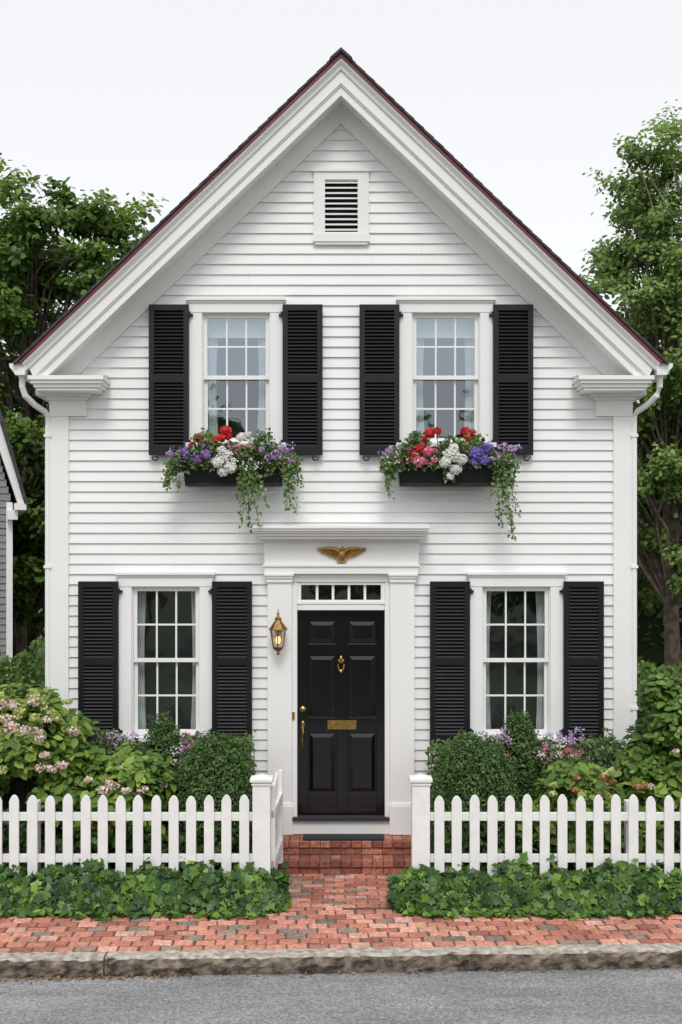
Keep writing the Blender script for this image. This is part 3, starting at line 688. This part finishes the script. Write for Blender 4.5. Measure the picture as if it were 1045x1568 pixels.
# ================================================================ picket fence
FY=-1.56
def picket(mb,x,y0,y1,zt,w=.085,z0=.03):
    h=w/2; pr=[(-h,z0),(h,z0),(h,zt-.055),(h*.72,zt-.022),(h*.25,zt),(-h*.25,zt),(-h*.72,zt-.022),(-h,zt-.055)]
    mb.prism([(x+a+ random.gauss(0,.0008),b) for a,b in pr],y0,y1)
def fence(name,x0,x1,postx,px0,extra):
    r=empty(name); mb=MB()
    mb.box(x0,x1,FY+.0,FY+.04,.72,.79); mb.box(x0,x1,FY+.0,FY+.04,.36,.43)
    mb.obj('rails','fence',r,bevel=.003)
    mb=MB(); x=px0
    while (x<x1 if px0>0 else x>x0):
        picket(mb,x+random.gauss(0,.0025),FY-.024,FY-.002,.945+random.gauss(0,.005)); x+=(.1525 if px0>0 else -.1525)
    mb.obj('pickets','fence',r,bevel=.003)
    mb=MB(); a,b=postx
    mb.box(a,b,FY-.06,FY+.09,-.02,1.065)
    mb.box(a-.022,b+.022,FY-.082,FY+.112,1.065,1.095)
    c=(a+b)/2; q=FY+.015
    mb.add([(a-.012,FY-.072,1.095),(b+.012,FY-.072,1.095),(b+.012,FY+.102,1.095),(a-.012,FY+.102,1.095),(c,q,1.125)],[(0,1,4),(1,2,4),(2,3,4),(3,0,4)])
    mb.box(a-.01,b+.01,FY-.07,FY+.10,1.035,1.05)
    mb.box(a-.006,b+.006,FY-.066,FY+.096,-.02,.17)
    for e in extra: mb.box(e-.05,e+.05,FY+.041,FY+.14,-.02,.88)
    mb.obj('gate_post','fence',r,bevel=.004)
fence('picket_fence',-6.5,-.76,(-.762,-.610),-.835,[-2.68,-4.6])
fence('picket_fence',.77,6.5,(.612,.765),.848,[2.53,4.5])
g=empty('picket_gate',(-.60,FY+.10,0)); g.rotation_euler=(0,0,math.radians(88))
mb=MB()
mb.box(0,.86,-.02,.02,.72,.79); mb.box(0,.86,-.02,.02,.28,.35)
mb.box(0.0,.06,-.022,.022,.12,1.0); mb.box(.81,.87,-.022,.022,.12,1.0)
for i in range(6): picket(mb,.09+i*.137,.022,.042,.93+.06*abs(i-2.5)/2.5,.08,.09)
mb.obj('gate_frame_and_pickets','fence',g,bevel=.003)
mb=MB(); mb.box(-.02,.12,.023,.03,.74,.77); mb.box(-.02,.12,.023,.03,.30,.33); mb.box(.82,.89,.045,.06,.70,.78); mb.obj('gate_hinges','black',g)

# ================================================================ planting
def smoothn(x,seed,s=1.0):
    return (np.sin(x*3.1*s+seed)+.6*np.sin(x*7.3*s+seed*2.1)+.4*np.sin(x*13.7*s+seed*.7))/2
def ivy(name,x0,x1,n,endside):
    r=empty(name)
    x=rng.uniform(x0,x1,n); v_=rng.random(n)
    yb=-1.50; 
    edge=(x1-x) if endside>0 else (x-x0)
    ef=np.clip(edge/.28,0,1)**.5
    yf=-1.89+.05*smoothn(x,1.3,1.5)+.02*rng.normal(size=n)
    yf=yb+(yf-yb)*(.35+.65*ef)
    y=yb+(yf-yb)*v_
    H=(.285+.06*smoothn(x,4.2,2.2))*(.45+.55*ef)
    lump=.055*np.sin(x*11+3*np.sin(y*9))*np.sin(y*17+x*3)
    prof=np.clip(1-(np.clip(v_-.15,0,1)/.86)**2.0,0,1)**.65
    top=(H+lump)*prof+.01
    z=top*(1-.25*rng.random(n)**2)+rng.normal(0,.014,n); z=np.maximum(z,.01)
    stray=rng.random(n)<.03; z[stray]+=rng.random(stray.sum())*.11*prof[stray]
    Nn=np.stack([rng.normal(0,.5,n),-.35-1.0*v_+rng.normal(0,.45,n),.9-.4*v_+rng.normal(0,.4,n)],1)
    tint=.40+.20*smoothn(x*1.7+y*3,2.0)+2.0*lump+rng.normal(0,.25,n)
    leaves('ivy_leaves',np.stack([x,y,z],1),Nn,rng.uniform(.05,.10,n),tint,'ivy',r,shape='iv',down=1.2)
    m_=n//12; x=rng.uniform(x0,x1,m_); yy=-1.87-rng.random(m_)**2*.12+.05*smoothn(x,1.3,1.5)
    edge=(x1-x) if endside>0 else (x-x0); yy=yy+ .35*(1-np.clip(edge/.28,0,1)**.5)
    leaves('ivy_runners',np.stack([x,yy,.015+rng.random(m_)*.03],1),np.stack([rng.normal(0,.3,m_),-.4+rng.normal(0,.3,m_),np.ones(m_)],1),rng.uniform(.045,.085,m_),.55+rng.normal(0,.2,m_),'ivy',r,shape='iv')
    mb=MB(); q=60; vs=[];fs=[]
    pr=[(-1.50,.0),(-1.50,.17),(-1.60,.16),(-1.70,.11),(-1.77,.06),(-1.80,.0)]
    for i in range(q+1):
        xx=x0+.1+(x1-x0-.2)*i/q
        e=(x1-xx) if endside>0 else (xx-x0); e=min(1,e/.35)
        for (py,pz) in pr: vs.append((xx,-1.5+(py+1.5)*(.3+.7*e),pz*(.3+.7*e)))
    for i in range(q):
        for j in range(5): fs.append((i*6+j,(i+1)*6+j,(i+1)*6+j+1,i*6+j+1))
    mb.add(vs,fs); mb.obj('ivy_dark_core','core',r)  # solid dark mound under the leaves, standing in for their shade
ivy('ivy_groundcover',-4.6,-.47,6600,1)
ivy('ivy_groundcover',.44,4.6,6600,-1)

def boxwood(c,r,n,sz=.024,name='boxwood_shrub',pw=2.3):
    root=empty(name)
    d=sph(n); e=(np.abs(d)**pw).sum(1)**(-1/pw); d2=d*e[:,None]
    bump=1+.05*np.sin(d[:,0]*9+c[0]*5)*np.cos(d[:,2]*11)+.035*np.sin(d[:,1]*17+d[:,0]*13)
    P=np.array(c)+d2*np.array(r)*(bump*rng.uniform(.86,1.05,n))[:,None]
    k=(P[:,2]>0.02)&(d[:,1]<.6); P=P[k];d=d[k];n=len(P)
    cl=.22*np.sin(P[:,0]*31)*np.sin(P[:,2]*37+P[:,1]*23)
    leaves('boxwood_leaves',P,d+rng.normal(0,.6,(n,3))+np.array([0,0,.3]),rng.uniform(.7,1.35,n)*sz,.48+cl+rng.normal(0,.24,n),'box',root)
    mb=MB(); mb.ellipsoid(c,(r[0]*.86,r[1]*.86,r[2]*.88),20,12); mb.obj('boxwood_dark_core','core',root)  # solid dark hull: painted shade behind the outer leaves
boxwood((-1.155,-.93,.70),(.37,.36,.655),24000)
boxwood((1.215,-.93,.70),(.39,.36,.655),24000)
boxwood((-1.71,-.38,.80),(.205,.2,.675),10000)
boxwood((1.715,-.38,.80),(.21,.2,.69),10000)

def hydrangea(c,r,n,heads,name='hydrangea_bush',sz=.095,tb=.5):
    root=empty(name)
    nc=int(34*max(r[0],.5)*1.6); cd=sph(nc); cd[:,2]=np.abs(cd[:,2])*1.2-.3; cd=norm(cd)
    cc=np.array(c)+cd*np.array(r)*rng.uniform(.5,.92,(nc,1))
    i=rng.integers(0,nc,n); d=sph(n); P=cc[i]+d*rng.uniform(.4,1,(n,1))*.20
    k=(P[:,2]>.03)&(P[:,1]<-.08); P=P[k]; i=i[k]
    n=len(P); q=(P-np.array(c))/np.array(r)
    Nn=q*.6+np.array([0,-.35,.75])+rng.normal(0,.38,(n,3))
    leaves('hydrangea_leaves',P,Nn,rng.uniform(.6,1.3,n)*sz,tb+.17*np.sin(i*2.1)+rng.normal(0,.2,n),'hyd',root,down=.7)
    mb=MB(); mb.ellipsoid((c[0],c[1]+.05,c[2]*.75),(r[0]*.42,r[1]*.4,r[2]*.5),16,10,noise=.25)
    for ii in range(nc): mb.tube([(c[0]+(cc[ii][0]-c[0])*.3,c[1],0),tuple((Vector(cc[ii])+Vector(c))*.5),tuple(cc[ii])],[.008,.006,.004],4)
    mb.obj('hydrangea_stems_and_core','core',root)  # stems plus a dark hull that fills in the shaded middle
    by={}
    for (mat,x,z,rr) in heads:
        u=(x-c[0])/r[0]; w=(z-c[2])/r[2]; dd=max(0.05,1-u*u-w*w)**.5
        y=c[1]-r[1]*dd-.06; y=max(y,FY+.08)
        k=int(75*(rr/.06)); d=sph(k); p=np.array((x,y,z))+d*np.array((rr,rr*.8,rr*.65))*rng.uniform(.7,1.05,(k,1))
        by.setdefault(mat,[]).append((p,d+rng.normal(0,.35,(k,3))))
    for mat,l in by.items():
        p=np.concatenate([a for a,_ in l]);nn=np.concatenate([b for _,b in l])
        leaves(mat+'_flower_heads',p,nn,rng.uniform(.018,.03,len(p)),rng.random(len(p)),mat,root,shape='pt')
def rh(mats,x0,x1,z0,z1,k,r0=.035,r1=.06):
    return [(random.choice(mats),random.uniform(x0,x1),random.uniform(z0,z1),random.uniform(r0,r1)) for _ in range(k)]
hydrangea((-2.92,-.85,.93),(.74,.55,.91),9000,rh(['cream','cream','lime'],-3.3,-2.35,1.12,1.60,28,.04,.075)+rh(['lime','lime','cream'],-3.2,-2.4,1.45,1.80,20,.04,.07))
hydrangea((-1.98,-.98,.62),(.46,.42,.66),4200,rh(['cream'],-2.3,-1.75,.9,1.15,5)+[('cream',-2.07,.95,.075),('cream',-2.0,.99,.06),('cream',-1.6,.97,.06)],tb=.6)
hydrangea((3.10,-.85,.94),(.60,.52,.93),7500,rh(['cream','lime'],2.75,3.5,1.1,1.5,10,.03,.05))
hydrangea((2.08,-1.0,.58),(.49,.40,.64),4200,rh(['rust','lime'],1.85,2.5,.88,1.1,12,.035,.055),tb=.65)
hydrangea((2.62,-.95,.50),(.36,.40,.58),2500,rh(['rust','cream'],2.3,2.8,.85,1.0,8,.035,.055),tb=.5)
def perennials(name,x0,x1,y0,y1,zt,n,blo):
    root=empty(name)
    x=rng.uniform(x0,x1,n); y=rng.uniform(y0,y1,n); top=zt*(1+.10*smoothn(x,3.3,3))
    z=top*(.25+.75*rng.random(n)**.6)
    leaves('perennial_leaves',np.stack([x,y,z],1),rng.normal(size=(n,3))*.6+np.array([0,-.5,.7]),rng.uniform(.03,.065,n),.5+rng.normal(0,.22,n),'boxgreen',root)
    mb=MB()
    for i in range(int((x1-x0)*40)):
        xx=random.uniform(x0,x1);yy=random.uniform(y0,y1); mb.tube([(xx,yy,0),(xx+random.uniform(-.05,.05),yy,zt*.95)],.004,4)
    mb.obj('stems','stem',root)
    for mat,a,b,zl,zh,k in blo:
        pc=np.stack([rng.uniform(a,b,k),rng.uniform(y0-.05,(y0+y1)/2,k),rng.uniform(zl,zh,k)],1)
        P=(pc[:,None,:]+rng.normal(0,.018,(k,12,3))).reshape(-1,3)
        leaves(mat+'_blossoms',P,rng.normal(size=P.shape)*.5+np.array([0,-.7,.7]),.019,rng.random(len(P)),mat,root,shape='pt')
perennials('flowering_perennials',-2.45,-.85,-.55,-.15,1.24,5000,[('lilac',-2.38,-1.95,1.22,1.34,22),('lilac',-1.55,-1.30,1.05,1.34,24),('whitef',-1.68,-1.45,1.02,1.2,16),('pink',-1.5,-1.25,1.16,1.3,16)])
perennials('flowering_perennials',.85,2.75,-.55,-.15,1.22,5600,[('lilac',1.95,2.3,1.22,1.36,22),('lilac',1.35,1.6,1.2,1.36,18),('pink',1.5,2.3,1.1,1.25,30),('whitef',1.8,2.1,1.1,1.25,14)])
def filler(name,x0,x1,n,zt):
    root=empty(name)
    x=rng.uniform(x0,x1,n); y=rng.uniform(-1.44,-.5,n); z=zt*rng.random(n)**.7*(1+.35*smoothn(x,1.1,2))
    leaves('low_foliage',np.stack([x,y,z],1),rng.normal(size=(n,3))*.5+np.array([0,-.5,.8]),rng.uniform(.04,.09,n),.4+rng.normal(0,.22,n),'box',root)
filler('garden_bed_foliage',-4.6,-.95,7500,.58)
filler('garden_bed_foliage',.95,4.6,7500,.58)
n=520; x=rng.uniform(-5,5,n); near=rng.random(n)<.45
x[near]=rng.normal(-2.0,.5,near.sum())
P=np.stack([x,-2.914+KS*x-.015-np.abs(rng.normal(0,.035,n)),np.full(n,-.128)],1)
leaves('leaf_litter',P,np.stack([rng.normal(0,.4,n),rng.normal(0,.4,n),np.ones(n)],1),rng.uniform(.012,.035,n),rng.random(n),'litter')

# ================================================================ trees
def tree(name,base,height,C,R,nclump,perclump,leaf,mat,trunk_r,cr=(.45,.85),seed=1,flat=.65,lean=0.0,shell=.35,noise=.08,tb=.42):
    global rng
    rng=np.random.default_rng(seed); random.seed(seed)
    root=empty(name); mb=MB(); C=np.array(C);R=np.array(R)
    base=Vector(base)
    tp=[]; H=height
    for i in range(9):
        f=i/8; tp.append(base+Vector((lean*f*H+.10*math.sin(f*5+seed),.08*math.cos(f*4+seed),H*f)))
    mb.tube(tp,[trunk_r*(1-.80*i/8)*(1.25 if i==0 else 1) for i in range(9)],10)
    d=sph(nclump); rad=(shell+(1-shell)*rng.random(nclump)**.5)
    cc=C+d*R*rad[:,None]*(1+noise*rng.normal(size=(nclump,1)))
    P=[];Nn=[];T=[];
    for i in range(nclump):
        c=cc[i]; r=rng.uniform(*cr)*(1.05-.35*rad[i])
        f=min(.95,max(.22,(c[2]-base.z)/H*.72)); a=tp[int(f*8)]
        b=Vector(c); m=a.lerp(b,.5)+Vector((random.gauss(0,.2),random.gauss(0,.2),.15*(b-a).length))
        mb.tube([a,a.lerp(m,.6),m,m.lerp(b,.5),b],[trunk_r*.25*(1-.5*f),trunk_r*.18*(1-.5*f),.024,.014,.006],5,cap=False)
        ns=9
        for s_ in range(ns):
            dd=sph(1)[0]; dd[2]=dd[2]*flat+.32; e=c+dd*r*rng.uniform(.6,1.25)
            k=perclump//ns; t=rng.random(k)**.6
            pp=c+(e-c)*t[:,None]+rng.normal(0,.14*r+.03,(k,3))*np.array([1,1,.75])
            P.append(pp); Nn.append(rng.normal(size=(k,3))*.5+np.array([0,-.25,.65])+(pp-c)/r*.6)
            base_t=tb+.18*math.sin(i*2.3)+.18*dd[2]  # upward sprays get lighter leaves: light from above put into the tint
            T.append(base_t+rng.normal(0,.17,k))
            if s_<3: mb.tube([tuple(c),tuple(e)],[.008,.003],4,cap=False)
    P=np.concatenate(P);Nn=np.concatenate(Nn);T=np.concatenate(T)
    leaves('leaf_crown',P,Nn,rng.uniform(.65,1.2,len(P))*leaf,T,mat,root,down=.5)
    mb.obj('trunk_and_limbs','bark',root)
tree('maple_tree',(-5.75,9.8,-.02),7.6,(-5.65,9.8,5.75),(3.55,2.2,3.9),340,270,.135,'mapleL',.2,cr=(.42,.8),seed=3,shell=.45,noise=.06)
tree('maple_tree',(-10.5,13,-.02),8,(-9.2,13,5.2),(3.6,3,4.3),140,230,.19,'mapleL',.25,seed=5)
tree('ash_tree',(5.45,8.2,-.02),8.6,(5.95,8.6,6.15),(2.2,1.9,4.0),300,270,.10,'mapleR',.15,cr=(.34,.66),seed=8,lean=.02,shell=.25,noise=.1)
tree('ash_tree',(9.2,12,-.02),7.5,(8.6,12,4.6),(3.0,3,4.2),100,240,.16,'mapleR',.2,seed=9)
rng=np.random.default_rng(5); random.seed(5)
def hedge(name,x0,x1,y0,y1,h,n,mat,sz):
    root=empty(name)
    P=np.stack([rng.uniform(x0,x1,n),rng.uniform(y0,y1,n),np.zeros(n)],1)
    top=h*(1+.13*smoothn(P[:,0],2,1.2)+.1*smoothn(P[:,1],4,1))
    P[:,2]=top*(1-rng.random(n)**1.7)
    leaves('hedge_leaves',P,rng.normal(size=(n,3))*.6+np.array([0,-.5,.7]),rng.uniform(.6,1.3,n)*sz,.42+.15*np.sin(P[:,0]*6)*np.cos(P[:,2]*5)+rng.normal(0,.2,n),mat,root)
    mb=MB(); mb.box(x0+.15,x1-.15,y0+.2,y1-.2,-.02,h*.7); mb.obj('hedge_dark_core','core',root)  # solid dark block giving the hedge its painted inner shade
hedge('privet_hedge',-6.5,-3.35,3.0,4.2,1.75,9000,'mapleL',.07)
hedge('privet_hedge',3.45,6.5,3.0,4.2,1.6,9000,'mapleL',.07)
hedge('lilac_thicket',3.9,9.5,9.6,11.5,3.0,12000,'mapleL',.15)
def treeline(name,x0,x1,y0,y1,h,n,sz,mat):
    root=empty(name)
    k=int((x1-x0)*1.6); cx=rng.uniform(x0,x1,k); cy=rng.uniform(y0,y1,k); cz=rng.uniform(.12,.88,k)*h*(1+.12*smoothn(cx,1,.3))
    i=rng.integers(0,k,n); d=sph(n); r=rng.uniform(.5,1,n)*1.5
    P=np.stack([cx[i],cy[i],cz[i]],1)+d*r[:,None]; P[:,2]=np.maximum(P[:,2],.05)
    leaves('tree_crowns',P,d+rng.normal(0,.6,(n,3))+np.array([0,0,.4]),rng.uniform(.6,1.3,n)*sz,.4+.12*np.sin(i*1.7)+rng.normal(0,.18,n),mat,root)
    mb=MB()
    for q in range(int((x1-x0)/3)):
        xx=random.uniform(x0,x1); yy=random.uniform(y0,y1); mb.tube([(xx,yy,-.02),(xx+.1,yy,h*.45),(xx-.1,yy,h*.8)],[.2,.15,.05],7)
    mb.obj('tree_trunks','bark',root)
treeline('distant_trees',-16,-4,18,22,5.2,16000,.38,'mapleL')
treeline('distant_trees',4,16,18,22,5.2,16000,.38,'mapleR')
treeline('distant_trees',-16,16,-34,-30,9.6,26000,.5,'mapleL')

# ================================================================ neighbour house
nb=empty('gray_gambrel_house')
def nbw(z):
    if z<3.9: return 2.4
    if z<5.35: return 2.4-(z-3.9)*.27
    return max(.0,2.0-(z-5.35)*1.55)
mb=MB()
clapboards(mb,.3,6.6,nbw,[],lambda u,d,z:(-7.3+u,6-d,z))
clapboards(mb,.3,3.9,lambda z:3.0,[],lambda u,d,z:(-4.9+d,9+u,z))
mb.obj('clapboards','grayhouse',nb)
mb=MB()
mb.box(-4.96,-4.87,5.95,6.02,.1,3.86)
for s in(1,-1):
    o=lambda x:-7.3+s*x
    mb.prism([(o(2.52),3.78),(o(2.60),3.80),(o(2.14),5.43),(o(2.0),5.35)],5.75,6.0)
    mb.prism([(o(2.0),5.35),(o(2.14),5.43),(o(0),6.78),(o(0),6.62)],5.75,6.0)
mb.box(-4.85,-4.68,5.72,12,3.74,3.84); mb.box(-4.95,-4.80,5.8,6.0,3.6,3.74)
mb.obj('trim','white',nb)
mb=MB()
for s in(1,-1):
    o=lambda x:-7.3+s*x
    mb.prism([(o(2.60),3.83),(o(2.64),3.85),(o(2.18),5.46),(o(2.12),5.43)],5.7,12)
    mb.prism([(o(2.12),5.43),(o(2.18),5.48),(o(0),6.84),(o(0),6.79)],5.7,12)
mb.obj('roof','shingle',nb)
th=math.radians(17); cx,cy=-4.87,6.0
nb.rotation_euler=(0,0,th)
nb.location=(cx-(cx*math.cos(th)-cy*math.sin(th))-.03, cy-(cx*math.sin(th)+cy*math.cos(th)),0)

# ================================================================ sky & light
W=bpy.data.worlds.new('World'); S.world=W; W.use_nodes=True
N=W.node_tree.nodes; L=W.node_tree.links; N.clear()
out=N.new('ShaderNodeOutputWorld'); add=N.new('ShaderNodeAddShader')
SE,SR=math.radians(52),math.radians(180)
sky=N.new('ShaderNodeTexSky'); sky.sky_type='NISHITA'; sky.sun_disc=False; sky.sun_elevation=SE; sky.sun_rotation=SR
hs=N.new('ShaderNodeHueSaturation'); hs.inputs['Saturation'].default_value=.3
bg1=N.new('ShaderNodeBackground'); bg1.inputs[1].default_value=.05
L.new(sky.outputs[0],hs.inputs['Color']); L.new(hs.outputs[0],bg1.inputs[0])
tc=N.new('ShaderNodeTexCoord'); sp=N.new('ShaderNodeSeparateXYZ'); L.new(tc.outputs['Generated'],sp.inputs[0])
rp=ramp(N,[(0,(.54,.54,.542)),(.42,(.54,.54,.542)),(1,(1,1,1))])
L.new(sp.outputs['Z'],rp.inputs[0])
bg2=N.new('ShaderNodeBackground'); bg2.inputs[1].default_value=1.40
L.new(rp.outputs[0],bg2.inputs[0])
L.new(bg1.outputs[0],add.inputs[0]); L.new(bg2.outputs[0],add.inputs[1]); L.new(add.outputs[0],out.inputs[0])
sd=bpy.data.lights.new('sun','SUN'); sd.energy=1.5; sd.angle=math.radians(20); sd.color=(1,.975,.94)
so=bpy.data.objects.new('sun',sd); COL.objects.link(so)
dirv=Vector((0,-math.cos(SE),math.sin(SE)))
so.rotation_euler=dirv.to_track_quat('Z','Y').to_euler()
# ================================================================ camera
cd=bpy.data.cameras.new('camera'); co=bpy.data.objects.new('camera',cd); COL.objects.link(co)
co.location=(0,-CAMD,CAMZ); co.rotation_euler=(math.pi/2,0,0)
cd.sensor_width=36; cd.sensor_fit='AUTO'; cd.lens=1848/1568*36; cd.shift_y=80/1568; cd.clip_end=1500
S.camera=co
S.view_settings.view_transform='Standard'; S.view_settings.look='None'; S.view_settings.exposure=0
